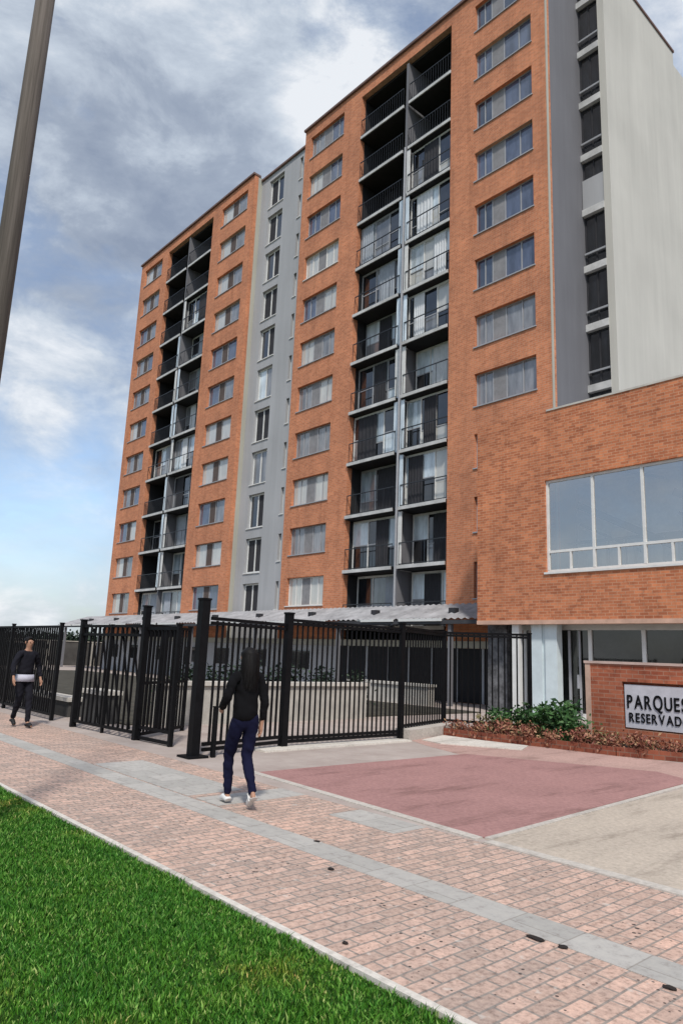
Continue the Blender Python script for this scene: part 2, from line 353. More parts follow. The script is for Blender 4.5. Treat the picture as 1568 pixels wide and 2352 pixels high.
# lawn
def grass_base():
    m = MatB('lawn_soil', 0.95, 0.1); n = m.noise(2.2, 6, 0.7)
    m.color(m.ramp(n, [(0.3, (0.018, 0.045, 0.008)), (0.7, (0.04, 0.085, 0.014))])); return m.m
struct('lawn', MB().box(-80, 40, -60, 2.73, -0.05, -0.012), grass_base())
def grass_blades():
    rng = np.random.default_rng(3)
    n0 = 330000
    x = rng.uniform(-13, -1.0, n0); y = rng.uniform(0.55, 2.725, n0)
    dx = x * cr.x + y * cr.y - (CAMZ) * cr.z; dy = x * cu.x + y * cu.y - CAMZ * cu.z; dd = x * fw.x + y * fw.y - CAMZ * fw.z
    px = 784 + dx / dd * 1614.59; py = 1176 - dy / dd * 1614.59
    keep = (dd > 0.3) & (px > -160) & (px < 1300) & (py < 2560)
    dist = np.sqrt(x * x + y * y); keep &= rng.uniform(0, 1, n0) < np.clip(5.5 / dist, 0.12, 1) ** 1.2
    x = x[keep]; y = y[keep]; n = len(x)
    hgt = rng.uniform(0.016, 0.046, n) * (0.8 + 0.25 * np.sin(x * 5.1) * np.cos(y * 7.3) + 0.30 * np.sin(x * 31 + 2 * np.sin(y * 17)) * np.sin(y * 37 + 2 * np.cos(x * 23))); wid = rng.uniform(0.0022, 0.0046, n) * 1.1
    a = rng.uniform(0, 2 * np.pi, n); la = rng.uniform(0, 2 * np.pi, n); lean = rng.uniform(0.15, 0.9, n) * hgt
    lim = 2.735 - y; 
    vx = np.cos(a) * wid; vy = np.sin(a) * wid; bx = np.cos(la) * lean; by = np.sin(la) * lean
    by = np.minimum(by, lim * 0.9 + rng.uniform(0.0, 0.045, n) ** 1.0)
    z0 = -0.013
    V = np.empty((n, 5, 3), np.float32)
    V[:, 0] = np.stack([x - vx, y - vy, np.full(n, z0)], 1); V[:, 1] = np.stack([x + vx, y + vy, np.full(n, z0)], 1)
    V[:, 2] = np.stack([x + vx * .8 + bx * .35, y + vy * .8 + by * .35, z0 + hgt * .6], 1); V[:, 3] = np.stack([x - vx * .8 + bx * .35, y - vy * .8 + by * .35, z0 + hgt * .6], 1)
    V[:, 4] = np.stack([x + bx, y + by, z0 + hgt], 1)
    me = bpy.data.meshes.new('grass'); me.vertices.add(n * 5); me.vertices.foreach_set('co', V.ravel())
    idx = np.arange(n)[:, None] * 5; loops = np.concatenate([idx + np.array([[0, 1, 2, 3]]), idx + np.array([[3, 2, 4]])], 1).ravel().astype(np.int32)
    me.loops.add(len(loops)); me.loops.foreach_set('vertex_index', loops)
    st = np.stack([np.arange(n) * 7, np.arange(n) * 7 + 4], 1).ravel().astype(np.int32)
    me.polygons.add(n * 2); me.polygons.foreach_set('loop_start', st); me.update(calc_edges=True)
    m = MatB('grass_blades', 0.65, 0.25)
    g = m.N.new('ShaderNodeNewGeometry'); c1 = m.ramp(g.outputs['Random Per Island'], [(0.0, (0.012, 0.055, 0.006)), (0.4, (0.04, 0.135, 0.012)), (0.8, (0.09, 0.22, 0.025)), (0.93, (0.20, 0.34, 0.08)), (1.0, (0.36, 0.38, 0.16))])
    big = m.ramp(m.noise(1.4, 5, 0.65), [(0.36, (0.65, 0.92, 0.7)), (0.50, (0.95, 1.1, 0.85)), (0.60, (1.2, 1.15, 0.95)), (0.70, (2.4, 1.15, 1.15))])
    m.color(m.mix(1.0, c1, big, 'MULTIPLY')); me.materials.append(m.m)
    o = link('grass', me); tag(o, 'short bright green grass of the lawn in the near corner', 'grass', kind='stuff')
grass_blades()

# ================================================================== TOWER
TY = 22.0; FL = 2.6; Z0 = 2.9; NF = 11; ZR = 32.2
WT0 = 5.38; WH = 1.42
X = dict(a0=-50.56, a1=-46.0, b0=-39.59, b1=-34.64, c0=-29.4, c1=-24.54, d0=-18.32, d1=-13.33)
tower = thing('apartment_tower', 'eleven storey orange brick apartment tower with two dark balcony bays and a cream end wall', 'building', (-31, 24, 0))
def brick_block(x0, x1, wx0, wx1, back):
    b = MB(); y0, y1 = TY, TY + 0.3
    b.box(x0, wx0, y0, y1, 0, ZR - 0.12); b.box(wx1, x1, y0, y1, 0, ZR - 0.12)
    z = 0
    for k in range(NF):
        b.box(wx0, wx1, y0, y1, z, WT0 + FL * k - WH); z = WT0 + FL * k
    b.box(wx0, wx1, y0, y1, z, ZR - 0.12)
    return obj('brick_wall', b, M_BRICK, tower)
WX = dict(a=(-49.85, -46.95), b=(-38.45, -35.35), c=(-28.85, -25.95), d=(-16.93, -14.0))
for k_, (p, q_) in dict(a=('a0', 'a1'), b=('b0', 'b1'), c=('c0', 'c1'), d=('d0', 'd1')).items():
    brick_block(X[p], X[q_], *WX[k_], 0)
# core volume behind the blocks, side walls, roof
YB = 36.0
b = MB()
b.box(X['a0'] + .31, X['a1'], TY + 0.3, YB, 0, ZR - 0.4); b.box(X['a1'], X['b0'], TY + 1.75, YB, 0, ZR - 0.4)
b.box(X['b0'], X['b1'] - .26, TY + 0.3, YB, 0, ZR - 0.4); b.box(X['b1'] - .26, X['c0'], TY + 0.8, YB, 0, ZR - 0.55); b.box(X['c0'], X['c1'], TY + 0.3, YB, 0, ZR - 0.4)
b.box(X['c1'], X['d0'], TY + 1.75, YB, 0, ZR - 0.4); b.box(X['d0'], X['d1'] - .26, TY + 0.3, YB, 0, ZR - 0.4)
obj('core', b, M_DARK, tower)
obj('side_wall', MB().box(X['b1'] - .25, X['b1'] - .001, TY + 0.3, TY + 0.8, 0, ZR - 0.12), M_BEIGE, tower)
obj('side_wall', MB().box(X['a0'], X['a0'] + .3, TY + 0.3, YB, 0, ZR - 0.12), M_BRICK, tower)
SY = 24.6   # set back bay at the right end
obj('side_wall', MB().box(X['d1'] - .25, X['d1'] - .001, TY + 0.3, SY + .3, 0, ZR - 0.12), M_GREY, tower)
# pale edge where the brick front turns the corner
obj('corner_trim', MB().box(X['d1'] - .0, X['d1'] + .03, TY - 0.004, TY + .12, 0, ZR - 0.12), M_BEIGE, tower)
# recess between the two middle blocks
RY = TY + 0.6
b = MB(); rx0, rx1 = -33.75, -32.2; sx0, sx1 = -30.62, -30.34
zt = ZR - .4
RT = 2.0
b.box(X['b1'], rx0, RY, RY + .2, 0, zt); b.box(rx1, sx0, RY, RY + .2, 0, zt); b.box(sx1, X['c0'] - .001, RY, RY + .2, 0, zt)
z = 0
for k in range(NF): b.box(rx0, rx1, RY, RY + .2, z, WT0 + FL * k - RT); z = WT0 + FL * k
b.box(rx0, rx1, RY, RY + .2, z, zt)
z = 0
for k in range(NF): b.box(sx0, sx1, RY, RY + .2, z, WT0 + FL * k - 1.5); z = WT0 + FL * k
b.box(sx0, sx1, RY, RY + .2, z, zt)
obj('painted_wall', b, M_GREY_L, tower)
# gable wall (faces +X) and the set back volume behind it
GX = -12.06; GY1 = 31.8
obj('gable_wall', MB().box(GX - .3, GX, SY, GY1, 0, ZR), M_CREAM, tower)
obj('gable_wall', MB().box(GX - .9, GX - .25, GY1, YB, 0, ZR - 0.12), M_CREAM, tower)
obj('gable_coping', MB().box(GX - .4, GX + .06, SY - .05, GY1 + .05, ZR, ZR + .12), M_COPING, tower)
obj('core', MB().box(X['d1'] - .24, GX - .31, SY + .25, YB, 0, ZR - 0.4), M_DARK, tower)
# roof coping along every front edge
def coping(x0, x1, y, z=ZR - 0.12, d=.45): obj('roof_coping', MB().box(x0, x1, y - .12, y + d, z, z + .13), M_COPING, tower)
coping(X['a0'] - .05, X['b1'] + .04, TY); coping(X['c0'] - .05, X['d1'] + .06, TY); coping(X['b1'] + .05, X['c0'] - .06, RY, ZR - .4); coping(X['d1'] + .061, GX - .41, SY, ZR - .12)
obj('roof', MB().box(X['a0'] + .31, X['d1'] - .26, TY + 2.0, YB, ZR - 0.39, ZR - 0.2), M_ROOF, tower)
M_SOFFX = plain('bay_painted_shade', (0.022, 0.022, 0.024), .9)  # bay ceiling and back: shade of the recess put into the colour
# header beams above the balcony bays
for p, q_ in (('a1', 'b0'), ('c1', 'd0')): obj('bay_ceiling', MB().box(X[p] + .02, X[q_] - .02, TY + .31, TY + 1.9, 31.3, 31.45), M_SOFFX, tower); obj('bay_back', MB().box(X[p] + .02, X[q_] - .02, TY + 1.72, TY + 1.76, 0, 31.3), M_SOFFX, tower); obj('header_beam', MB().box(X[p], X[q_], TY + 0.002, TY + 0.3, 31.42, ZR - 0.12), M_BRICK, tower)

rr = random.Random(21)
def window(x0, x1, ztop, h, y, lights, mats, panel=None, sill=True, frame=M_WHITE, fw_=.05, pm=None):
    """frame with mullions; lights = list of (x0, x1) fractions that are glazed"""
    z0 = ztop - h; w = x1 - x0; f = MB(); yf = y + .17
    f.box(x0, x1, yf, yf + .06, ztop - fw_, ztop); f.box(x0, x1, yf, yf + .06, z0, z0 + fw_)
    cuts = sorted({0.0, 1.0} | {v for l in lights for v in l[:2]} | {l[2] for l in lights if len(l) > 2})
    for c in cuts:
        xc = x0 + w * c; a = min(max(xc - fw_ / 2, x0), x1 - fw_); f.box(a, a + fw_, yf - .002, yf + .062, z0 + fw_, ztop - fw_)
    if sill: f.box(x0 - .04, x1 + .04, y - .05, y + .168, z0 - .05, z0 - .002)
    fo = obj('window', f, frame, tower)
    for l in lights:
        g = MB(); a, c = x0 + w * l[0], x0 + w * l[1]; t = random.uniform(-.004, .004)
        g.quad((a, yf + .03, z0), (c, yf + .03 + t, z0), (c, yf + .03 + t, ztop), (a, yf + .03, ztop))
        obj('pane', g, rr.choice(mats) if isinstance(mats, (list, tuple)) else mats, fo)
    if panel:
        p = MB()
        for a, c in panel: p.box(x0 + w * a, x0 + w * c, yf + .012, yf + .05, z0 + fw_, ztop - fw_)
        obj('infill_panel', p, pm or G_PANEL, fo)
for k in range(NF):
    zt_ = WT0 + FL * k
    window(*WX['d'], zt_, WH, TY, [(0, .28, .15), (.5, 1, .76)], [G_GREY, G_GREY, G_BLUE] if k in (3, 4) else ([G_GREY, G_LIGHT] if k == 2 else [G_BLUE, G_BLUE, G_BLUE2]), [(.28, .5)], True, M_FRAME, .045)
    window(*WX['c'], zt_, WH, TY, [(0, .36, .2), (.6, 1, .8)], [G_GREY, G_GREY, G_BLUE, G_LIGHT] if k not in (0, 7) else G_LIGHT, [(.36, .6)], True, M_WHITE if k in (0, 7) else M_FRAME, .045)
    window(*WX['b'], zt_, WH, TY, [(0, .38), (.6, 1)], [G_LIGHT, G_LIGHT, G_GREY] if k in (1, 3, 4, 7, 8, 9, 10) else [G_GREY, G_BLUE], [(.38, .6)], True, M_FRAME, .05, M_BROWN)
    window(*WX['a'], zt_, WH, TY, [(0, .38), (.6, 1)], [G_GREY, G_GREY, G_BLUE, G_LIGHT], [(.38, .6)], True, M_FRAME, .05, M_BROWN)
    window(rx0, rx1, zt_, RT, RY, [(0, .5), (.5, 1)], [G_DARK, G_DARK, G_SKY, G_GREY], None, True, M_WHITE, .09)
    window(sx0, sx1, zt_, 1.5, RY, [(0, 1)], G_DARK, None, True, M_WHITE, .04)
# end bay: dark stair windows between pale spandrel bands
for k in range(NF):
    zc = 4.5 + FL * k
    obj('spandrel_band', MB().box(X['d1'] + .002, GX - .302, SY - .03, SY + .2, zc - .13, zc + .17), M_SLAB, tower)
for k in range(NF):
    z0 = 4.5 + .17 + FL * k
    window(X['d1'] + .01, GX - .31, z0 + 2.28, 2.28, SY - .02, [(0, 1, .5)], G_DARK, None, False, M_DARK, .06)
obj('spandrel_panel', MB().box(X['d1'] + .02, GX - .31, SY + .02, SY + .14, 4.5 + .2 + FL * 6, 4.5 + 1.55 + FL * 6), M_GREY_L, tower)
for k in range(NF):
    z0 = 4.5 + .17 + FL * k; obj('stair_rail', MB().box(X['d1'] + .02, GX - .31, SY + .03, SY + .075, z0 + .52, z0 + .60), M_FRAME, tower)

# balconies
M_SOFF = plain('soffit_painted_shade', (0.022, 0.022, 0.024), .9)  # shade under the slabs and on the reveals, painted in as near black
M_RAIL = plain('balcony_rail', (0.02, 0.022, 0.026), 0.4, 0.5)
def balcony(x0, x1, k, kind):
    zs = Z0 + FL * k
    fy_ = TY - (.02 if k > 6 else .10)
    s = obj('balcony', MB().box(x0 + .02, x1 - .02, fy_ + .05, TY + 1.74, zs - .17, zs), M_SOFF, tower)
    obj('slab_edge', MB().box(x0 + .02, x1 - .02, fy_, fy_ + .049, zs - .14, zs + .01), M_SLAB, s)
    # railing: top rail, bottom rail and thin posts along the front
    r_ = MB(); y = TY + .02; r_.box(x0 + .04, x1 - .04, y - .02, y + .02, zs + .98, zs + 1.02); r_.box(x0 + .04, x1 - .04, y - .012, y + .012, zs + .06, zs + .09)
    n = int((x1 - x0) / (.16 if kind == 'open' else .62))
    for i in range(n + 1):
        xx = x0 + .05 + (x1 - x0 - .1) * i / n; r_.box(xx - .008, xx + .008, y - .009, y + .009, zs + .09, zs + .98)
    obj('railing', r_, M_RAIL, s)
    yb = TY + (1.70 if kind == 'open' else rr.choice((.32, .5, .9)))
    f = MB(); w = x1 - x0 - .08; a0 = x0 + .04; h = FL - .2
    f.box(a0, a0 + w, yb, yb + .05, zs + h - .1, zs + h); f.box(a0, a0 + w, yb, yb + .05, zs + .001, zs + .07)
    for i in range(4): xx = a0 + (w - .06) * i / 3; f.box(xx, xx + .06, yb - .004, yb + .054, zs + .07, zs + h - .1)
    d = obj('glass_door', f, (M_WHITE if (kind == 'lit' or rr.random() < .4) else M_FRAME) if kind != 'open' else M_RAIL, s)
    pals = dict(open=[G_DARK], lit=[G_SKY, G_SKY, G_TEAL, G_DARK, G_DARK, G_LIGHT], mid=[G_DARK, G_DARK, G_GREY, G_TEAL, G_SKY])[kind]
    for i in range(3):
        ga, gc = a0 + w * i / 3, a0 + w * (i + 1) / 3
        hs = rr.choice((.34, .42, .5)) * h if kind != 'open' else 0
        tl = rr.uniform(-.02, .02)
        if hs: obj('pane', MB().quad((ga, yb + .025, zs), (gc, yb + .025 + tl, zs), (gc, yb + .025 + tl, zs + hs), (ga, yb + .025, zs + hs)), rr.choice([G_DARK, G_DARK, G_GREY, pals[-1]]), d); obj('transom', MB().box(ga, gc, yb + .0, yb + .048, zs + hs - .025, zs + hs + .025), M_FRAME, d)
        obj('pane', MB().quad((ga, yb + .025, zs + hs), (gc, yb + .025 + tl, zs + hs), (gc, yb + .025 + tl, zs + h), (ga, yb + .025, zs + h)), rr.choice(pals), d)
    # a dark opening or a hanging curtain in some of them
    q = rr.random()
    if kind != 'open' or (q < .35 and k < 9):
        c = MB(); cw = rr.uniform(.22, .42) * w; cx = a0 + rr.uniform(0.05, .95) * (w - cw)
        y = yb - .03; nn = 10
        for i in range(nn):
            xa, xb = cx + cw * i / nn, cx + cw * (i + 1) / nn; ya, yb2 = y - .03 * (i % 2), y - .03 * ((i + 1) % 2)
            c.quad((xa, ya, zs + .1), (xb, yb2, zs + .1), (xb, yb2, zs + h - .12), (xa, ya, zs + h - .12))
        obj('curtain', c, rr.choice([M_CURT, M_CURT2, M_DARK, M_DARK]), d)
M_CURT = plain('pale_curtain', (0.62, 0.64, 0.66), 0.9, var=.1); M_CURT2 = plain('grey_curtain', (0.33, 0.36, 0.40), 0.9, var=.15)
for k in range(NF):
    t = k >= 9
    balcony(X['c1'], -21.35, k, 'open' if k >= 8 else 'mid')
    balcony(-21.05, X['d0'], k, 'open' if t else 'lit')
    balcony(X['a1'], -43.0, k, 'open' if k % 2 or k > 5 else 'mid')
    balcony(-42.75, X['b0'], k, 'open' if t else 'mid')
for xm in (-21.2, -42.875):
    obj('partition_fin', MB().box(xm - .07, xm + .07, TY + .06, TY + 1.70, Z0 - .2, 31.29), M_GREY, tower)
    for sx_ in (-1, 1):
        for k in range(1, 9):
            if rr.random() < .8: obj('screen_panel', MB().box(xm + sx_ * .10 - (.22 if sx_ < 0 else 0), xm + sx_ * .10 + (.22 if sx_ > 0 else 0), TY + .03, TY + .06, Z0 + FL * k + .05, Z0 + FL * (k + 1) - .2), G_SKY if rr.random() < .6 else M_WHITE, tower)
for xa, s_ in ((X['c1'], 1), (X['d0'], -1), (X['a1'], 1), (X['b0'], -1)):
    x0_, x1_ = (xa - .005, xa + .012) if s_ > 0 else (xa - .012, xa + .005)
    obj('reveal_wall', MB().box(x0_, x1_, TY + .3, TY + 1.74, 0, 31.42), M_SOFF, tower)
# downpipe in front of the main bay
p = MB(); p.cyl((-20.9, TY - .3, 3.0), (-20.9, TY - .3, 26), .05, n=8); obj('downpipe', p, M_FRAME, tower)
# dark glazed ground floor
M_GFD = plain('dark_shopfront', (0.010, 0.010, 0.012), .5, .2)
b = MB()
for i in range(0):
    xx = -50 + i * 1.5
    if xx < -15.2: b.box(xx, xx + .08, TY - .06, TY - .012, 0, 2.03)
b.box(-50.5, -14.7, TY - .09, TY - .002, 2.05, 2.32)
obj('ground_floor_frame', b, M_BEIGE, tower)
obj('ground_floor_wall', MB().box(-50.4, -24.6, TY - .10, TY - .01, 0.0, 2.04), M_GREY_L, tower)
for i in range(7): obj('ground_floor_window', MB().box(-49 + i * 3.5, -47.6 + i * 3.5, TY - .14, TY - .105, .9, 1.75), G_DARK, tower)
for i in range(8): obj('ground_floor_mullion', MB().box(-24.0 + i * 1.25, -23.9 + i * 1.25, TY - .07, TY - .035, 0.02, 2.04), M_FRAME, tower)
obj('ground_floor_glass', MB().box(-24.55, -14.7, TY - .03, TY - .008, 0.02, 2.04), M_GFD, tower)

# ================================================================== WING
WY = 19.0; wx0, wx1 = -14.48, 9.0
wing = thing('brick_annex', 'low orange brick annex raised over a glazed entrance, with a wide white framed window', 'building', (-4, 21, 0))
zb, ztp = 2.88, 9.5
wa, wb, wz0, wz1 = -11.87, 4.8, 4.33, 7.24
b = MB(); b.box(wx0, wa, WY, WY + .3, zb, ztp); b.box(wb, wx1, WY, WY + .3, zb, ztp); b.box(wa, wb, WY, WY + .3, zb, wz0); b.box(wa, wb, WY, WY + .3, wz1, ztp)
obj('brick_wall', b, M_BRICK2, wing)
obj('side_wall', MB().box(wx0, wx0 + .3, WY + .3, TY - .13, zb, ztp).box(wx1 - .3, wx1, WY + .3, 30, zb, ztp), M_BRICK2, wing)
obj('parapet_cap', MB().box(-11.75, wx1, WY - .03, WY + .36, ztp, ztp + .06), M_STONE, wing); obj('brick_cap', MB().box(wx0, -11.752, WY, WY + .34, ztp, ztp + .06), M_BRICK2, wing)
obj('floor_slab', MB().box(wx0 + .3, wx1 - .3, WY + .3, 30, zb + .02, zb + .35), M_INT, wing)
obj('bottom_edge', MB().box(wx0, wx1, WY - .03, WY + .3, zb - .12, zb - .001), plain('pale_orange_edge', (0.56, 0.36, 0.27), .8), wing)
obj('soffit', MB().box(wx0 + .05, wx1, WY + .305, TY - .13, zb - .06, zb + .015), plain('dark_soffit', (0.12, 0.10, 0.085), .9), wing)
obj('roof', MB().box(wx0 + .3, wx1 - .3, WY + .3, TY - .13, 8.9, 9.05).box(X['d1'] + .1, wx1 - .3, TY - .13, 30, 8.9, 9.05), M_ROOF, wing)
# window
f = MB(); yf = WY + .08
f.box(wa, wb, yf, yf + .08, wz1 - .08, wz1); f.box(wa, wb, yf, yf + .08, wz0, wz0 + .08); f.box(wa, wb, yf - .004, yf + .084, 4.93, 5.01)
x = wa; i = 0
while x < wb:
    f.box(x - .0, x + .075, yf - .008, yf + .088, wz0 + .08, wz1 - .08)
    if x + .8 < wb: f.box(x + .76, x + .82, yf - .002, yf + .078, wz0 + .08, 4.93)
    x += 1.515
f.box(wa - .05, wb + .05, WY - .05, WY + .078, wz0 - .06, wz0 - .002)
fo = obj('window', f, M_WHITE, wing)
obj('pane', MB().quad((wa, yf + .04, wz0), (wb, yf + .04, wz0), (wb, yf + .04, wz1), (wa, yf + .04, wz1)), G_CLEAR, fo)
# room behind the window: back wall, ceiling, sloping stair beams and truss
obj('room', MB().box(wa - .4, wb, WY + 2.6, WY + 2.7, 3.3, 8.8).box(wa - .4, wb, WY + .31, WY + 2.6, 7.6, 7.7), plain('room_wall', (0.78, 0.77, 0.73), .9), wing)
b = MB()
for i in range(6):
    x = wa + .2 + i * 3.1; b.bar((x, WY + 1.6, 6.7), (x + 3.0, WY + 1.6, 5.1), .10, .22); b.bar((x + .2, WY + 1.4, 6.0), (x + 2.2, WY + 1.4, 4.95), .06, .08)
    b.bar((x + 1.6, WY + 1.0, 7.5), (x + 3.1, WY + 1.0, 7.0), .05, .07)
b.box(wa, wb, WY + 1.2, WY + 1.28, 5.35, 5.43); b.box(-8.6, wb, WY + .9, WY + 1.1, 5.18, 5.30)
for i in range(28): b.box(wa + .3 + i * .55, wa + .34 + i * .55, WY + 1.2, WY + 1.24, 3.4, 5.35)
obj('stair', b, M_DARK, wing)
for i in range(7): obj('seat', MB().box(-10.9 + i * .42, -10.72 + i * .42, WY + .75, WY + .95, 4.35, 5.05 - .04 * (i % 3) + .12 * (i == 4)), M_WHITE, wing)
# ground floor under the wing
gy = WY + .75
b = MB(); b.box(-13.25, wx1 - .3, gy, gy + .06, 2.62, 2.82); b.box(-13.25, wx1 - .3, gy, gy + .06, 0, .18)
for xx in (-13.2, -10.95, -9.32, -7.7, -6.1, -4.5, -2.9, -1.3, .3, 1.9, 3.5, 5.1, 6.7): b.box(xx, xx + .11, gy - .03, gy + .09, .18, 2.62)
obj('entrance_frame', b, M_WHITE, wing)
obj('entrance_glass', MB().quad((-13.25, gy + .03, .05), (wx1 - .3, gy + .03, .05), (wx1 - .3, gy + .03, 2.75), (-13.25, gy + .03, 2.75)), G_CLEAR_D, wing)
obj('lobby', MB().box(-13.3, wx1 - .3, gy + 2.2, gy + 2.25, 0, 2.82), plain('lobby_wall', (0.085, 0.085, 0.075), .9, var=.5, scale=1.1), wing)
c = MB(); c.box(-12.56, -12.20, WY + .2, WY + .5, 0, 2.81); c.box(-12.08, -11.68, WY + .2, WY + .5, 0, 2.81); c.box(-12.2, -12.08, WY + .26, WY + .44, 0, 2.81)
obj('twin_column', c, plain('pale_blue_white_paint', (0.58, 0.66, 0.68), .6, var=.08), wing)
c = MB(); c.box(-13.20, -12.95, WY + .1, WY + .3, 0, 2.81); obj('slim_column', c, M_WHITE, wing)
c = MB(); c.box(-14.5, -13.75, WY + .6, WY + 1.0, 0, 2.81); obj('stone_pier', c, plain('mottled_stone', (0.12, 0.12, 0.125), .9, var=.7, scale=4), wing)
c = MB(); c.box(-11.6, -11.53, gy - .05, gy, .1, 2.6).box(-11.25, -11.20, gy - .05, gy, .1, 2.6).box(-11.3, -11.24, gy - .1, gy - .05, .9, 1.3); obj('door', c, M_FRAME, wing)

# ================================================================== CANOPY
can = thing('walkway_canopy', 'long grey tiled lean-to canopy along the foot of the brick tower', 'canopy', (-33, 20, 0))
cy0, cy1, cz0, cz1 = 19.7, 21.88, 3.0, 3.72
cx0, cx1 = -53.5, -14.5
b = MB(); n = 130; 
for i in range(n):
    a = cx0 + (cx1 - cx0) * i / n; c = cx0 + (cx1 - cx0) * (i + 1) / n; m_ = (a + c) / 2
    b.quad((a, cy0, cz0), (m_, cy0, cz0 + .06), (m_, cy1, cz1 + .06), (a, cy1, cz1)); b.quad((m_, cy0, cz0 + .06), (c, cy0, cz0), (c, cy1, cz1), (m_, cy1, cz1 + .06))
obj('roof_sheet', b, M_ROOF, can)
b = MB(); b.box(cx0, cx1, cy0 + .02, cy0 + .10, cz0 - .16, cz0 - .02); obj('fascia', b, plain('dark_fascia', (0.05, 0.05, 0.055), .6), can)
for i in range(6):
    a = -16.5 - i * 6.4
    for q0, q1 in ((2.2, .1), (4.3, 2.5)): obj('fascia_panel', MB().box(a - q0, a - q1, cy0 - .03, cy0 + .015, cz0 - .06, cz0 + .04), M_WHITE, can)
for i in range(11):
    a = cx1 - .3 - i * 3.8; obj('rafter', MB().bar((a, cy0 + .1, cz0 - .1), (a, cy1, cz1 - .1), .08, .12), M_DARK, can)
for i in range(7):
    a = cx1 - 1.9 - i * 6.0; obj('post', MB().box(a, a + .14, cy0 + .12, cy0 + .26, 0, cz0 - .16), M_GREY, can)
for i in range(9):
    a = cx1 - 2.4 - i * 4.1; obj('roof_vent', MB().box(a, a + .28, cy0 + .75, cy0 + 1.0, cz0 + .28, cz0 + .48), M_DARK, can)

# ================================================================== FENCES
M_BAR = M_BLACK
def fence(name, label, cat, pts, z0, z1, step=.11, bw=.022, rails=None, posts=(), group=None, mat=None, rail_w=.05):
    p0 = Vector((*pts[0], 0)); f = thing(name, label, cat, (*pts[0], 0), group)
    mat = mat or M_BAR
    b = MB()
    for (xa, ya), (xb, yb) in zip(pts, pts[1:]):
        for zr in (rails or (z0, z1)): b.bar((xa, ya, zr), (xb, yb, zr), rail_w, rail_w)
        L_ = math.hypot(xb - xa, yb - ya); n = max(2, int(L_ / step))
        for i in range(1, n):
            x = xa + (xb - xa) * i / n; y = ya + (yb - ya) * i / n
            b.bar((x, y, z0), (x, y, z1), bw)
    obj('bar_panel', b, mat, f)
    for (x, y, w, zt) in posts:
        o = obj('post', MB().box(x - w / 2, x + w / 2, y - w / 2, y + w / 2, 0, zt).box(x - w * .62, x + w * .62, y - w * .62, y + w * .62, zt, zt + .025), mat, f)
    return f
BX, BYY = -9.55, 5.72
fg = fence('steel_gate', 'tall black steel sliding gate between the two thick posts, bars upright', 'gate', [(BX, BYY + .15), (-9.86, 7.55)], .18, 2.02, .115, .030, (.18, .10, 1.98, 2.05))
fence('steel_fence', 'black steel bar fence running back from the second thick post to the planter', 'fence', [(-9.86, 7.70), (-9.88, 10.45)], .10, 2.12, .115, .024, (.10, .16, 2.08, 2.14), [(-9.86, 10.5, .09, 2.24)])
fence('steel_fence', 'black steel bar fence standing on the pale concrete footing', 'fence', [(-9.92, 10.56), (-10.6, 12.7), (-8.95, 13.6)], .20, 2.16, .13, .024, (.25, 2.12, 2.18), [(-10.6, 12.7, .07, 2.2), (-8.95, 13.6, .07, 2.2)])
g = thing('gate_post', 'thickest black steel gate post with a base plate, nearest the walking person', 'post', (BX, BYY, 0))
obj('shaft', MB().box(BX - .07, BX + .07, BYY - .07, BYY + .07, .03, 2.32), M_BAR, g)
obj('base_plate', MB().box(BX - .17, BX + .17, BYY - .17, BYY + .17, 0, .03), M_BAR, g); obj('cap', MB().box(BX - .08, BX + .08, BYY - .08, BYY + .08, 2.32, 2.35), M_BAR, g)
g = thing('gate_post', 'thick black steel gate post at the far end of the barred sliding gate', 'post', (-9.86, 7.62, 0))
obj('shaft', MB().box(-9.92, -9.80, 7.56, 7.68, 0, 2.24), M_BAR, g); obj('cap', MB().box(-9.93, -9.79, 7.55, 7.69, 2.24, 2.27), M_BAR, g)
g = thing('gate_post', 'short black post stub close beside the thickest gate post', 'post', (-9.42, 5.98, 0))
obj('shaft', MB().box(-9.45, -9.39, 5.95, 6.01, 0, .72), M_BAR, g); obj('cap', MB().box(-9.455, -9.385, 5.945, 6.015, .72, .74), M_BAR, g)
# pedestrian leaf standing in line, left of the opening
fence('gate_leaf', 'narrow black gate leaf left of the open gap beside the thickest post', 'gate', [(-11.70, 5.90), (-10.72, 5.98)], .20, 1.92, .115, .03, (.05, .22, 1.90), [(-10.72, 5.98, .07, 1.96), (-11.74, 5.88, .11, 2.28)])
fence('gate_leaf', 'black gate leaf folded inwards behind the fence, left of the narrow leaf', 'gate', [(-11.85, 6.0), (-12.7, 7.3)], .08, 1.98, .115, .03, (.08, .95, 1.96), [(-12.72, 7.33, .06, 2.0)])
f_ = fence('steel_fence', 'black steel bar fence section with a thin left post beyond the folded gate leaf', 'fence', [(-14.05, 5.70), (-11.85, 5.86)], .12, 1.95, .16, .032, (.12, 1.78, 1.94), [(-14.07, 5.70, .10, 2.05), (-12.9, 5.78, .05, 1.95)])
br_ = MB()
for i in range(5): br_.bar((-13.7 + i * .38, 5.76 + i * .026, 1.9), (-13.15 + i * .38, 5.80 + i * .026, .15), .03, .02)
obj('brace', br_, M_BAR, f_)
f2 = fence('steel_fence', 'black steel fence at the far left behind the person over at far left', 'fence', [(-15.35, 5.75), (-27, 5.75)], .10, 1.95, .13, .03, (.12, 1.94), [(-15.35, 5.75, .07, 2.0), (-18.5, 5.75, .07, 2.0), (-21.5, 5.75, .07, 2.0)])
b = MB()
for i in range(46): 
    x = -15.4 - i * .25; b.bar((x, 5.77, .12), (max(x - .95, -27), 5.77, 1.94), .014)
obj('mesh', b, M_BAR, f2)

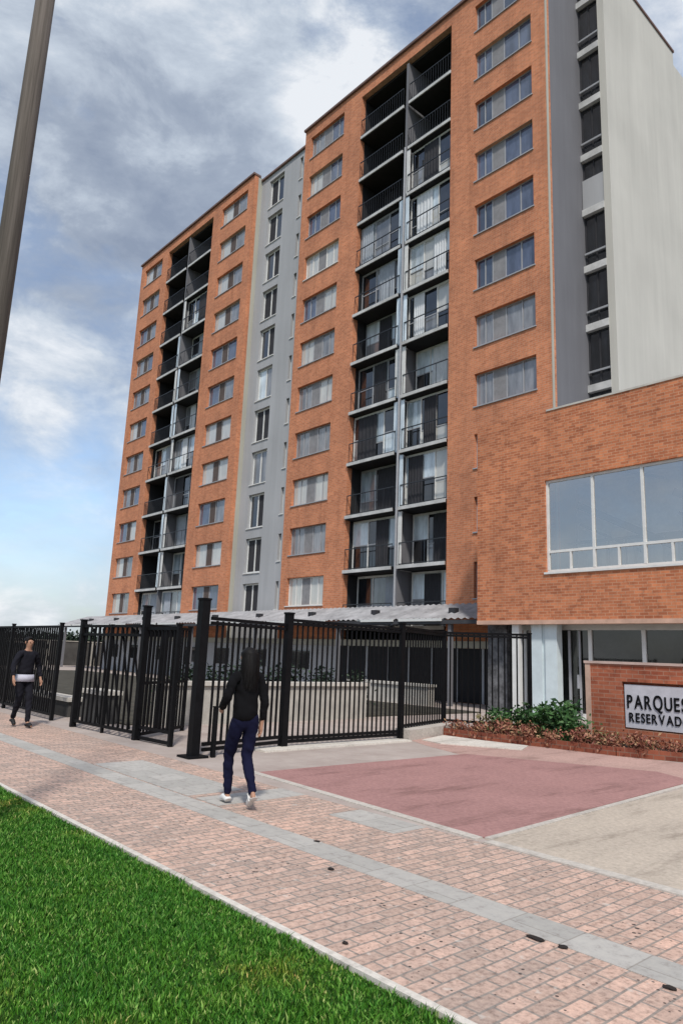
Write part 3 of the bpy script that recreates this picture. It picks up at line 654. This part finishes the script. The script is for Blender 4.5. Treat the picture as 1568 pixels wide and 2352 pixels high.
# low walls with pale coping inside the fence
def low_wall(x0, x1, y0, y1, h, label, wm=M_CONC):
    t = thing('low_wall', label, 'wall', ((x0 + x1) / 2, (y0 + y1) / 2, 0), 'low walls inside the fence')
    obj('wall_body', MB().box(x0, x1, y0, y1, 0, h - .09), wm, t); obj('coping', MB().box(x0 - .06, x1 + .06, y0 - .06, y1 + .06, h - .085, h), M_STONE, t)
low_wall(-13.9, -13.62, 7.3, 13.2, .90, 'long low concrete wall with pale coping seen through the sliding gate')
low_wall(-15.3, -14.3, 6.35, 6.7, .66, 'dark low wall with a pale top behind the bar fence section at the left', M_WALLG)
low_wall(-18.8, -15.9, 6.3, 6.6, .42, 'lowest grey wall with a pale top, right of the person over at far left', M_WALLG)
low_wall(-20.6, -16.6, 19.0, 19.35, .72, 'pale topped low wall in front of the dark glass below the canopy')
struct('planting_bed', MB().box(-45, -13.95, 6.75, 18.5, -0.05, 0.03), plain('dry_bed', (0.06, 0.055, 0.042), .95, var=.4, scale=2))
w = thing('boundary_wall', 'long dark grey rendered wall beyond the left end of the tower', 'wall', (-56, 14, 0))
obj('wall_body', MB().box(-57, -56.7, -6, 45, 0, 1.85), M_WALLG, w); obj('coping', MB().box(-57.05, -56.65, -6, 45, 1.85, 1.92), M_CONC, w)
pv = MB()
for i in range(14): y = -5 + i * 3.6; pv.box(-56.7, -56.6, y, y + .3, 0, 1.85)
obj('pilaster', pv, M_CONC, w)
bk = thing('shed', 'low grey building with a flat roof left of the tower foot', 'building', (-53.8, 13, 0))
obj('walls', MB().box(-55.6, -53.0, 12.2, 17.5, 0, 1.6), M_WALLG, bk); obj('roof', MB().box(-55.8, -52.8, 12.0, 17.7, 1.6, 1.72), M_CONC, bk)
obj('window', MB().box(-52.995, -52.97, 13.5, 14.6, .6, 1.2), G_DARK, bk)

# ================================================================== PLANTS
def leaf_mat(name, stops):
    m = MatB(name, 0.6, 0.3); g = m.N.new('ShaderNodeNewGeometry'); m.color(m.ramp(g.outputs['Random Per Island'], stops)); return m.m
M_LR = leaf_mat('red_brown_leaves', [(0, (0.10, 0.03, 0.022)), (0.45, (0.22, 0.075, 0.05)), (0.8, (0.34, 0.17, 0.10)), (1, (0.42, 0.28, 0.15))])
M_LG = leaf_mat('green_leaves', [(0, (0.012, 0.04, 0.012)), (0.6, (0.035, 0.10, 0.025)), (1, (0.10, 0.19, 0.07))])
M_LO = leaf_mat('olive_leaves', [(0, (0.05, 0.04, 0.015)), (0.6, (0.13, 0.11, 0.04)), (1, (0.24, 0.2, 0.09))])
M_LD = leaf_mat('dark_tree_leaves', [(0, (0.008, 0.018, 0.012)), (0.7, (0.02, 0.038, 0.022)), (1, (0.05, 0.075, 0.04))])
M_BARK = plain('bark', (0.09, 0.065, 0.05), .9)
def leaf(mb, p, d, L_, w, rng):
    d = Vector(d).normalized(); s = d.cross(Vector((rng.uniform(-1, 1), rng.uniform(-1, 1), rng.uniform(.2, 1)))).normalized() * w
    p = Vector(p); m_ = p + d * L_ * .5 + Vector((0, 0, .06 * L_)); t = p + d * L_
    i = len(mb.v); mb.v += [tuple(p), tuple(m_ + s), tuple(t), tuple(m_ - s)]; mb.f.append((i, i + 1, i + 2, i + 3))
def shrub(name, label, cat, group, mat, w, d, h, n, L_, lw, seed, spiky=False, trunk=0.0):
    rng = random.Random(seed); t = thing(name, label, cat, (0, 0, 0), group); st = MB(); fo = MB()
    tips = []
    for i in range(9 if not trunk else 7):
        a = rng.uniform(0, 6.28); r_ = rng.uniform(.3, 1) ; tip = Vector((math.cos(a) * w * .42 * r_, math.sin(a) * d * .42 * r_, trunk + (h - trunk) * rng.uniform(.45, .85)))
        st.cyl((math.cos(a) * .03, math.sin(a) * .03, trunk * .9), tip, .02 if trunk else .008, .006 if trunk else .003, 5); tips.append(tip)
    if trunk: st.cyl((0, 0, 0), (0, 0, trunk), .09, .06, 8)
    for i in range(n):
        c = rng.choice(tips); 
        if spiky and i % 2: p = Vector((rng.gauss(0, w * .22), rng.gauss(0, d * .22), rng.uniform(.02, h * .25))); dr = Vector((rng.gauss(0, .45), rng.gauss(0, .45), 1.0)); l2 = L_ * rng.uniform(.8, 1.4)
        else:
            p = c + Vector((rng.gauss(0, w * .16), rng.gauss(0, d * .16), rng.gauss(0, h * .15))); dr = Vector((rng.uniform(-1, 1), rng.uniform(-1, 1), rng.uniform(-.5, .9))); l2 = L_ * rng.uniform(.6, 1.2)
        if p.z < .02: p.z = rng.uniform(.02, h * .3)
        leaf(fo, p, dr, l2, lw * rng.uniform(.7, 1.2), rng)
    obj('crown' if trunk else 'foliage', fo, mat, t); obj('trunk' if trunk else 'stem', st, M_BARK, t); return t
def row(proto, places, labels):
    first = True
    for (x, y, s, rz), lab in zip(places, labels):
        if first: o = proto; o.location = (x, y, 0); o.rotation_euler = (0, 0, rz); o.scale = (s,) * 3; o['label'] = lab; first = False
        else: dup(proto, (x, y, 0), rz, lab, s)
# brick-edged planter bed
bed = [(-10.05, 12.1), (-9.1, 12.13), (-7.85, 12.42), (-6.5, 12.6), (-5.45, 13.0), (3, 14.9), (3, 17), (-10.3, 15.2)]
pl = thing('planter_bed', 'long planter bed with a low red brick edge below the sign wall', 'planter', (-6, 13, 0))
obj('soil', MB().poly(bed, 0, .12), M_SOIL, pl)
e_ = MB()
for a, c in zip(bed[:6], bed[1:6]): e_.bar((a[0], a[1], .07), (c[0], c[1], .07), .14, .16)
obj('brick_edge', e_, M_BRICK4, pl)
rs = shrub('red_shrub', '', 'shrub', 'red leaved shrubs along the planter edge', M_LR, .75, .5, .40, 620, .10, .022, 5, True)
ords = ['first', 'second', 'third', 'fourth', 'fifth', 'sixth', 'seventh', 'eighth', 'ninth', 'tenth', 'eleventh', 'twelfth', 'thirteenth', 'fourteenth', 'fifteenth', 'sixteenth']
pts = []; rng = random.Random(4)
for i in range(13):
    x = -9.85 + i * .52
    y = np.interp(x, [p[0] for p in bed[:6]], [p[1] for p in bed[:6]]) + .18
    pts.append((x, float(y) + rng.uniform(-.05, .05), rng.uniform(.72, 1.0), rng.uniform(0, 6.28)))
row(rs, pts, ['low red brown leaved shrub, %s along the planter edge counting from the fence' % ords[i] for i in range(13)])
gs = shrub('green_shrub', '', 'shrub', 'green shrubs in the planter bed', M_LG, .8, .6, .62, 520, .14, .028, 9, True)
pts = [(-8.95, 13.1, 1.0, 1.0), (-8.55, 13.2, 1.15, 2.2), (-8.1, 13.1, 1.2, .4), (-7.75, 13.05, 1.0, 3.0), (-9.4, 13.2, .9, 5.0), (-8.3, 13.7, 1.3, 1.7), (-7.45, 13.0, .8, .2)]
row(gs, pts, ['bright green leafy shrub, %s from the fence among the green shrubs before the white columns' % w_ for w_ in ('second', 'third', 'fifth', 'sixth', 'first', 'fourth', 'seventh')])
os_ = shrub('olive_shrub', '', 'shrub', 'olive shrubs behind the red ones', M_LO, .6, .5, .42, 300, .13, .018, 12, True)
pts = [(-9.6, 12.9, 1, 0), (-9.0, 12.85, 1.0, 2), (-8.3, 12.9, .9, 4), (-6.95, 13.15, .8, 1), (-6.2, 13.25, .62, 3), (-5.3, 13.35, .62, 5)]
row(os_, pts, ['dry olive shrub nearest the fence end behind the red shrubs', 'dry olive shrub, second from the fence behind the red shrubs', 'dry olive shrub in front of the bright green shrubs',
               'dry olive shrub at the left foot of the brick sign wall', 'small olive shrub under the left part of the sign panel', 'small olive shrub under the right part of the sign panel'])
ds = shrub('dark_shrub', '', 'shrub', 'dark shrubs behind the long low wall', M_LD, 1.1, 1.0, 1.22, 700, .13, .035, 41, False)
pts = [(-14.7 + rng.uniform(-.2, .2), 8.2 + i * 1.05, rng.uniform(.85, 1.05), rng.uniform(0, 6)) for i in range(6)]
row(ds, pts, ['dark rounded shrub behind the long low wall, %s of six counting away from the camera' % ords[i] for i in range(6)])
# trees beyond the boundary wall
tr = shrub('far_tree', '', 'tree', 'dark trees beyond the left boundary wall', M_LD, 4.6, 4.2, 2.3, 2600, .34, .12, 31, False, .9)
pts = [(-62 + rng.uniform(-1, 1), 6 + i * 2.9, rng.uniform(.9, 1.02), rng.uniform(0, 6)) for i in range(9)]
row(tr, pts, ['dark low tree beyond the boundary wall, %s of the row from the left' % ords[i] for i in range(9)])

# ================================================================== SIGN WALL
sy_ = 13.6
sw = thing('sign_wall', 'low free-standing brick wall carrying a pale lettered sign in front of the annex', 'wall', (-5, 13.8, 0))
b = MB(); sx0_, sx1_ = -7.62, -1.2; px0, px1, pz0, pz1 = -6.86, -2.6, .40, 1.29
b.box(sx0_, px0, sy_, sy_ + .45, 0, 1.62).box(px1, sx1_, sy_, sy_ + .45, 0, 1.62).box(px0, px1, sy_, sy_ + .45, 0, pz0).box(px0, px1, sy_, sy_ + .45, pz1, 1.62).box(px0, px1, sy_ + .12, sy_ + .45, pz0, pz1)
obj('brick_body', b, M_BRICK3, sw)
obj('coping', MB().box(sx0_ - .03, sx1_ + .03, sy_ - .03, sy_ + .48, 1.62, 1.67), plain('pinkish_coping', (0.50, 0.38, 0.33), .85), sw)
obj('corner_strip', MB().box(sx0_ - .012, sx0_ + .10, sy_ - .012, sy_ + .05, 0, 1.62), plain('pale_brick_strip', (0.52, 0.36, 0.28), .85), sw)
sg = obj('sign_panel', MB().box(px0 + .03, px1 - .03, sy_ + .03, sy_ + .10, pz0 + .03, pz1 - .05), plain('brushed_sign', (0.50, 0.50, 0.54), .45, .4, var=.12, scale=5), sw)
def text(s, x, z, size, y, mat, parent, name='lettering', sx=1.0):
    cu_ = bpy.data.curves.new(name, 'FONT'); cu_.body = s; cu_.size = size; cu_.extrude = .008; cu_.offset = .005 * size / .3
    t = bpy.data.objects.new(name, cu_); COL.objects.link(t); dg = bpy.context.evaluated_depsgraph_get(); dg.update()
    me = bpy.data.meshes.new_from_object(t.evaluated_get(dg)); COL.objects.unlink(t); bpy.data.objects.remove(t)
    me.transform(Matrix.Translation(Vector((x, y, z)) - ORG[parent.name]) @ Matrix.Rotation(math.pi / 2, 4, 'X') @ Matrix.Diagonal((sx, 1, 1, 1)))
    me.materials.clear(); me.materials.append(mat); return link(name, me, parent)
def flow(word, x, z, size, sx, gap, big=''):
    for ch in word:
        k = 1.1 if ch in big else 1.0
        t = text(ch, 0, z - (.005 if k > 1 else 0), size * k, sy_ + .022, M_BLACK, sg, 'letter', sx / (1.1 if k > 1 else 1.0))
        xs = [v.co.x for v in t.data.vertices]; lo, hi = min(xs), max(xs); o_ = ORG[sg.name].x
        t.location.x = (x - o_) - (lo); t.location.x = x - (lo + o_); x += (hi - lo) + gap
flow('PARQUES', px0 + .08, .80, .35, .66, .035, 'Q')
flow('RESERVADO', px0 + .11, .545, .24, .74, .028)

# ================================================================== LAMP POLE
PX, PY = -6.05, 1.425
lp = thing('utility_pole', 'tall weathered grey-brown pole at the left edge, standing on the lawn', 'pole', (PX, PY, 0))
b = MB(); b.cyl((PX, PY, -.05), (PX, PY, 12.5), .098, .070, 20)
m = MatB('weathered_pole', .9, .15); mp = m.N.new('ShaderNodeMapping'); mp.inputs['Scale'].default_value = (34, 34, 0.9); m.L.new(m.vec, mp.inputs[0])
n_ = m.noise(1, 6, .7, mp.outputs[0]); m.color(m.ramp(n_, [(.25, (.07, .06, .052)), (.5, (.14, .12, .105)), (.8, (.22, .19, .17))])); m.bump(n_, .6, .01)
obj('shaft', b, m.m, lp, smooth=True)
obj('collar', MB().cyl((PX, PY, 0), (PX, PY, .12), .16, .13, 16), M_CONC, lp)

# ================================================================== PEOPLE
def skin_mesh(name, verts, edges, radii, sub=2, root=0):
    me = bpy.data.meshes.new(name); me.from_pydata(verts, edges, []); o = bpy.data.objects.new(name, me); COL.objects.link(o)
    md = o.modifiers.new('s', 'SKIN'); md.use_smooth_shade = True
    for i, r_ in enumerate(radii):
        sv = me.skin_vertices[0].data[i]; sv.radius = r_ if isinstance(r_, tuple) else (r_, r_); sv.use_root = (i == root)
    ss = o.modifiers.new('u', 'SUBSURF'); ss.levels = sub; ss.render_levels = sub
    dg = bpy.context.evaluated_depsgraph_get(); dg.update(); res = bpy.data.meshes.new_from_object(o.evaluated_get(dg))
    COL.objects.unlink(o); bpy.data.objects.remove(o); res.name = name
    for p in res.polygons: p.use_smooth = True
    return res
M_SKIN = plain('skin', (0.38, 0.21, 0.14), .6, var=.06); M_HAIR = plain('black_hair', (0.006, 0.005, 0.005), .65, .2)
def join_ellipsoid(me, c, r_, seg=10):
    bm = bmesh.new(); bm.from_mesh(me); s0 = len(bm.verts)
    g_ = bmesh.ops.create_uvsphere(bm, u_segments=seg, v_segments=seg - 2, radius=1)
    for v in g_['verts']: v.co = Vector((v.co.x * r_[0] + c[0], v.co.y * r_[1] + c[1], v.co.z * r_[2] + c[2]))
    for f__ in bm.faces: f__.smooth = True
    bm.to_mesh(me); bm.free()
def folds(build):
    from mathutils import noise as mn
    def go(*a, **k):
        me = build(*a, **k)
        for v in me.vertices:
            c = v.co; d = mn.noise(Vector((c.x * 9, c.y * 9, c.z * 16 + c.x * 14))) * .013 + mn.noise(c * 34) * .005; v.co = c + v.normal * d
        return me
    return go
def person(label, loc, heading, height, stride, arms, mats, hair_long=True, hem=None, cap=False, knee_back=.3, slim=1.0):
    """local frame: faces +Y. stride = forward swing of (left, right) foot; arms = ((elbow dx, dy, dz), (hand dx, dy, dz)) for left and right"""
    S = height / 1.70
    P = {}
    P['pel'] = (0, 0, .96); P['wai'] = (0, 0, 1.10); P['che'] = (0, .01, 1.27); P['nb'] = (0, 0, 1.42); P['nk'] = (0, .008, 1.49)
    P['h1'] = (0, .022, 1.55); P['h2'] = (0, .02, 1.62); P['h3'] = (0, .01, 1.665)
    names = ['pel', 'wai', 'che', 'nb', 'nk', 'h1', 'h2', 'h3']; E_ = [('pel', 'wai'), ('wai', 'che'), ('che', 'nb'), ('nb', 'nk'), ('nk', 'h1'), ('h1', 'h2'), ('h2', 'h3')]
    Rd = dict(pel=(.135 * slim, .10), wai=(.118 * slim, .09), che=(.145 * slim, .10), nb=(.075, .06), nk=.048, h1=(.058, .07), h2=(.074, .09), h3=(.06, .07))
    for s, sd_ in ((-1, 'l'), (1, 'r')):
        st = stride[0 if s < 0 else 1]
        P['hip' + sd_] = (s * .088, 0, .90)
        fy, fz, kb = st
        P['kn' + sd_] = (s * .07, kb, .50 + .012); P['an' + sd_] = (s * .052, fy, .085 + fz); P['to' + sd_] = (s * .066, fy + .15, .035 + max(0, fz * .0))
        P['he' + sd_] = (s * .05, fy - .035, .04 + fz)
        a = arms[0 if s < 0 else 1]
        P['sh' + sd_] = (s * .165 * slim, 0, 1.385); P['el' + sd_] = (s * (.20 + a[0][0]), a[0][1], 1.12 + a[0][2]); P['wr' + sd_] = (s * (.20 + a[1][0]), a[1][1], .88 + a[1][2])
        wr = Vector(P['wr' + sd_]); d = (wr - Vector(P['el' + sd_])).normalized(); P['pa' + sd_] = tuple(wr + d * .07)
        names += [n_ + sd_ for n_ in ('hip', 'kn', 'an', 'to', 'he', 'sh', 'el', 'wr', 'pa')]
        E_ += [('pel', 'hip' + sd_), ('hip' + sd_, 'kn' + sd_), ('kn' + sd_, 'an' + sd_), ('an' + sd_, 'to' + sd_), ('an' + sd_, 'he' + sd_), ('nb', 'sh' + sd_), ('sh' + sd_, 'el' + sd_), ('el' + sd_, 'wr' + sd_), ('wr' + sd_, 'pa' + sd_)]
        Rd.update({'hip' + sd_: .082 * slim, 'kn' + sd_: .055, 'an' + sd_: .035, 'to' + sd_: .025, 'he' + sd_: .028, 'sh' + sd_: .05, 'el' + sd_: .037, 'wr' + sd_: .025, 'pa' + sd_: (.036, .018)})
        # fingers and thumb
        pa = Vector(P['pa' + sd_]); side = Vector((0, 1, 0)); 
        for k in range(4):
            o_ = side * (k - 1.5) * .017; l_ = (.065, .075, .07, .055)[k]
            a1, a2 = 'f%d' % k + sd_, 'g%d' % k + sd_
            P[a1] = tuple(pa + o_ + d * (.02 + l_ * .5)); P[a2] = tuple(pa + o_ + d * (.02 + l_) + Vector((-s * .018, 0, 0)))
            names += [a1, a2]; E_ += [('pa' + sd_, a1), (a1, a2)]; Rd[a1] = .0085; Rd[a2] = .007
        P['th' + sd_] = tuple(wr + d * .04 + side * .045); P['ti' + sd_] = tuple(wr + d * .085 + side * .06); names += ['th' + sd_, 'ti' + sd_]; E_ += [('pa' + sd_, 'th' + sd_), ('th' + sd_, 'ti' + sd_)]; Rd['th' + sd_] = .011; Rd['ti' + sd_] = .008
    def build(nm, sel, grow, rootn, sub=2, extra=None):
        sub = 3 if nm in ('jacket', 'trousers') else sub
        ns = [n_ for n_ in names if n_ in sel]; ix = {n_: i for i, n_ in enumerate(ns)}
        vs = [tuple(v * S for v in (extra or {}).get(n_, P[n_])) for n_ in ns]
        es = [(ix[a], ix[b_]) for a, b_ in E_ if a in ix and b_ in ix]
        rd = []
        for n_ in ns:
            r_ = Rd[n_]; r_ = r_ if isinstance(r_, tuple) else (r_, r_); g_ = grow(n_) if callable(grow) else grow; rd.append(((r_[0] + g_) * S, (r_[1] + g_) * S))
        return skin_mesh(nm, vs, es, rd, sub, ix[rootn])
    root = thing('person', label, 'person', loc); root.rotation_euler = (0, 0, heading)
    covered = {'pel', 'wai', 'che', 'nb'} | {n_ + c for n_ in ('hip', 'kn', 'sh', 'el', 'an') for c in 'lr'}
    body = build('body', set(names), lambda n_: (-.036 if n_ in ('pel', 'wai', 'che') else (-.03 if n_[:3] == 'hip' else -.012)) if n_ in covered else 0, 'pel')
    for s in (-1, 1):
        join_ellipsoid(body, (s * .079 * S, .015 * S, 1.615 * S), (.012 * S, .02 * S, .03 * S))      # ears
        join_ellipsoid(body, (s * .03 * S, .102 * S, 1.628 * S), (.013 * S, .008 * S, .008 * S))     # eyes
    join_ellipsoid(body, (0, .115 * S, 1.602 * S), (.012 * S, .018 * S, .022 * S)); join_ellipsoid(body, (0, .100 * S, 1.567 * S), (.024 * S, .008 * S, .007 * S))
    body.materials.append(mats['skin']); bo = link('body', body, root)
    top = {'pel', 'wai', 'che', 'nb', 'shl', 'shr', 'ell', 'elr', 'wrl', 'wrr'}
    hz = hem if hem else .93
    ov = {'pel': (0, 0, hz), 'wrl': tuple(Vector(P['wrl']).lerp(Vector(P['ell']), .08)), 'wrr': tuple(Vector(P['wrr']).lerp(Vector(P['elr']), .08))}
    me = folds(build)('jacket', top, lambda n_: .045 if n_ == 'pel' else (.026 if n_ in ('che', 'wai') else .016), 'pel', extra=ov); me.materials.append(mats['top']); link('jacket', me, root)
    me = folds(build)('trousers', {'wai', 'pel', 'hipl', 'hipr', 'knl', 'knr', 'anl', 'anr'}, lambda n_: .018 if n_[:3] in ('hip', 'pel') else .012, 'pel', extra={'wai': (0, 0, 1.06)}); me.materials.append(mats['legs']); link('trousers', me, root)
    for sd_ in 'lr':
        me = build('shoe', {'an' + sd_, 'to' + sd_, 'he' + sd_}, .013, 'an' + sd_, 2); me.materials.append(mats['shoe']); link('shoe', me, root)
    # hair
    bm = bmesh.new(); bmesh.ops.create_uvsphere(bm, u_segments=20, v_segments=14, radius=1); rng = random.Random(2)
    for v in bm.verts:
        c = v.co.copy(); v.co = Vector((c.x * .094, c.y * .108 - .012, c.z * .085 + 1.645))
        if c.y > .35 and c.z < .45: v.co.y = .055
        if c.z < -.1: v.co.z = 1.645 - .035
        v.co += Vector((rng.uniform(-1, 1), rng.uniform(-1, 1), rng.uniform(-1, 1))) * .005; v.co *= S
    if hair_long:
        for i in range(420):
            a = rng.uniform(math.pi * 1.0, math.pi * 2.0); x_, y_ = math.cos(a) * .092, math.sin(a) * .10 - .02; L_ = rng.uniform(.22, .42); prev = None; wd = rng.uniform(.003, .006)
            ox, oy = rng.uniform(-.02, .02), rng.uniform(-.05, -.01); px_, py_ = -math.sin(a), math.cos(a)
            for q_ in range(6):
                f_q = q_ / 5; zz = 1.66 - L_ * f_q; bulge = 1 + .12 * math.sin(f_q * 2.6) - .12 * f_q; w_q = wd * (1 - f_q * .7); wob = .006 * math.sin(f_q * 9 + i)
                p_ = Vector((x_ * bulge + ox * f_q + wob, y_ * bulge + oy * f_q, zz))
                cur = (bm.verts.new((p_ + Vector((px_, py_, 0)) * w_q) * S), bm.verts.new((p_ - Vector((px_, py_, 0)) * w_q) * S))
                if prev: bm.faces.new((prev[0], prev[1], cur[1], cur[0]))
                prev = cur
    me = bpy.data.meshes.new('hair'); bm.to_mesh(me); bm.free(); me.materials.append(mats['hair'])
    for p in me.polygons: p.use_smooth = True
    link('hair', me, root)
    return root, S
black_top = plain('black_cloth', (0.006, 0.006, 0.007), .9, .1); navy = plain('navy_cloth', (0.008, 0.009, 0.028), .9, .1); shoe_b = plain('dark_shoe', (0.012, 0.012, 0.013), .6)
shoe_w = plain('white_shoe', (0.62, 0.62, 0.6), .6)
dark_j = plain('charcoal_cloth', (0.014, 0.014, 0.019), .9, .1); shirt = plain('pale_grey_cloth', (0.45, 0.45, 0.52), .9)
w_, S = person('person with long dark hair, black jacket and navy trousers walking on the brick pavement', (-6.33, 4.38, 0), R(78), 1.58,
       ((.24, 0.0, .24), (-.24, .09, .06)), (((.05, -.02, .02), (.0, .20, .16)), ((.01, -.05, 0), (.0, -.02, .02))),
       dict(skin=M_SKIN, top=black_top, legs=navy, shoe=shoe_w, hair=M_HAIR), True, hem=.87, slim=.97)
w2, S2 = person('person in dark jacket over pale shirt hem walking by the fence at far left', (-14.35, 4.78, 0), R(-82), 1.66,
       ((.22, .0, .14), (-.20, .06, .02)), (((.10, -.08, .03), (.10, .04, .04)), ((.10, .08, .03), (.10, .16, .06))),
       dict(skin=M_SKIN, top=dark_j, legs=dark_j, shoe=shoe_b, hair=M_HAIR), False, hem=.97)
me = bpy.data.meshes.new('shirt_hem'); bm = bmesh.new(); bmesh.ops.create_cone(bm, cap_ends=False, segments=24, radius1=.185, radius2=.168, depth=.13)
for v in bm.verts: v.co.y *= .78; v.co.z += .93 * S2
bm.to_mesh(me); bm.free(); me.materials.append(shirt)
for p in me.polygons: p.use_smooth = True
so = link('shirt_hem', me, w2); so.modifiers.new('t', 'SOLIDIFY').thickness = .01
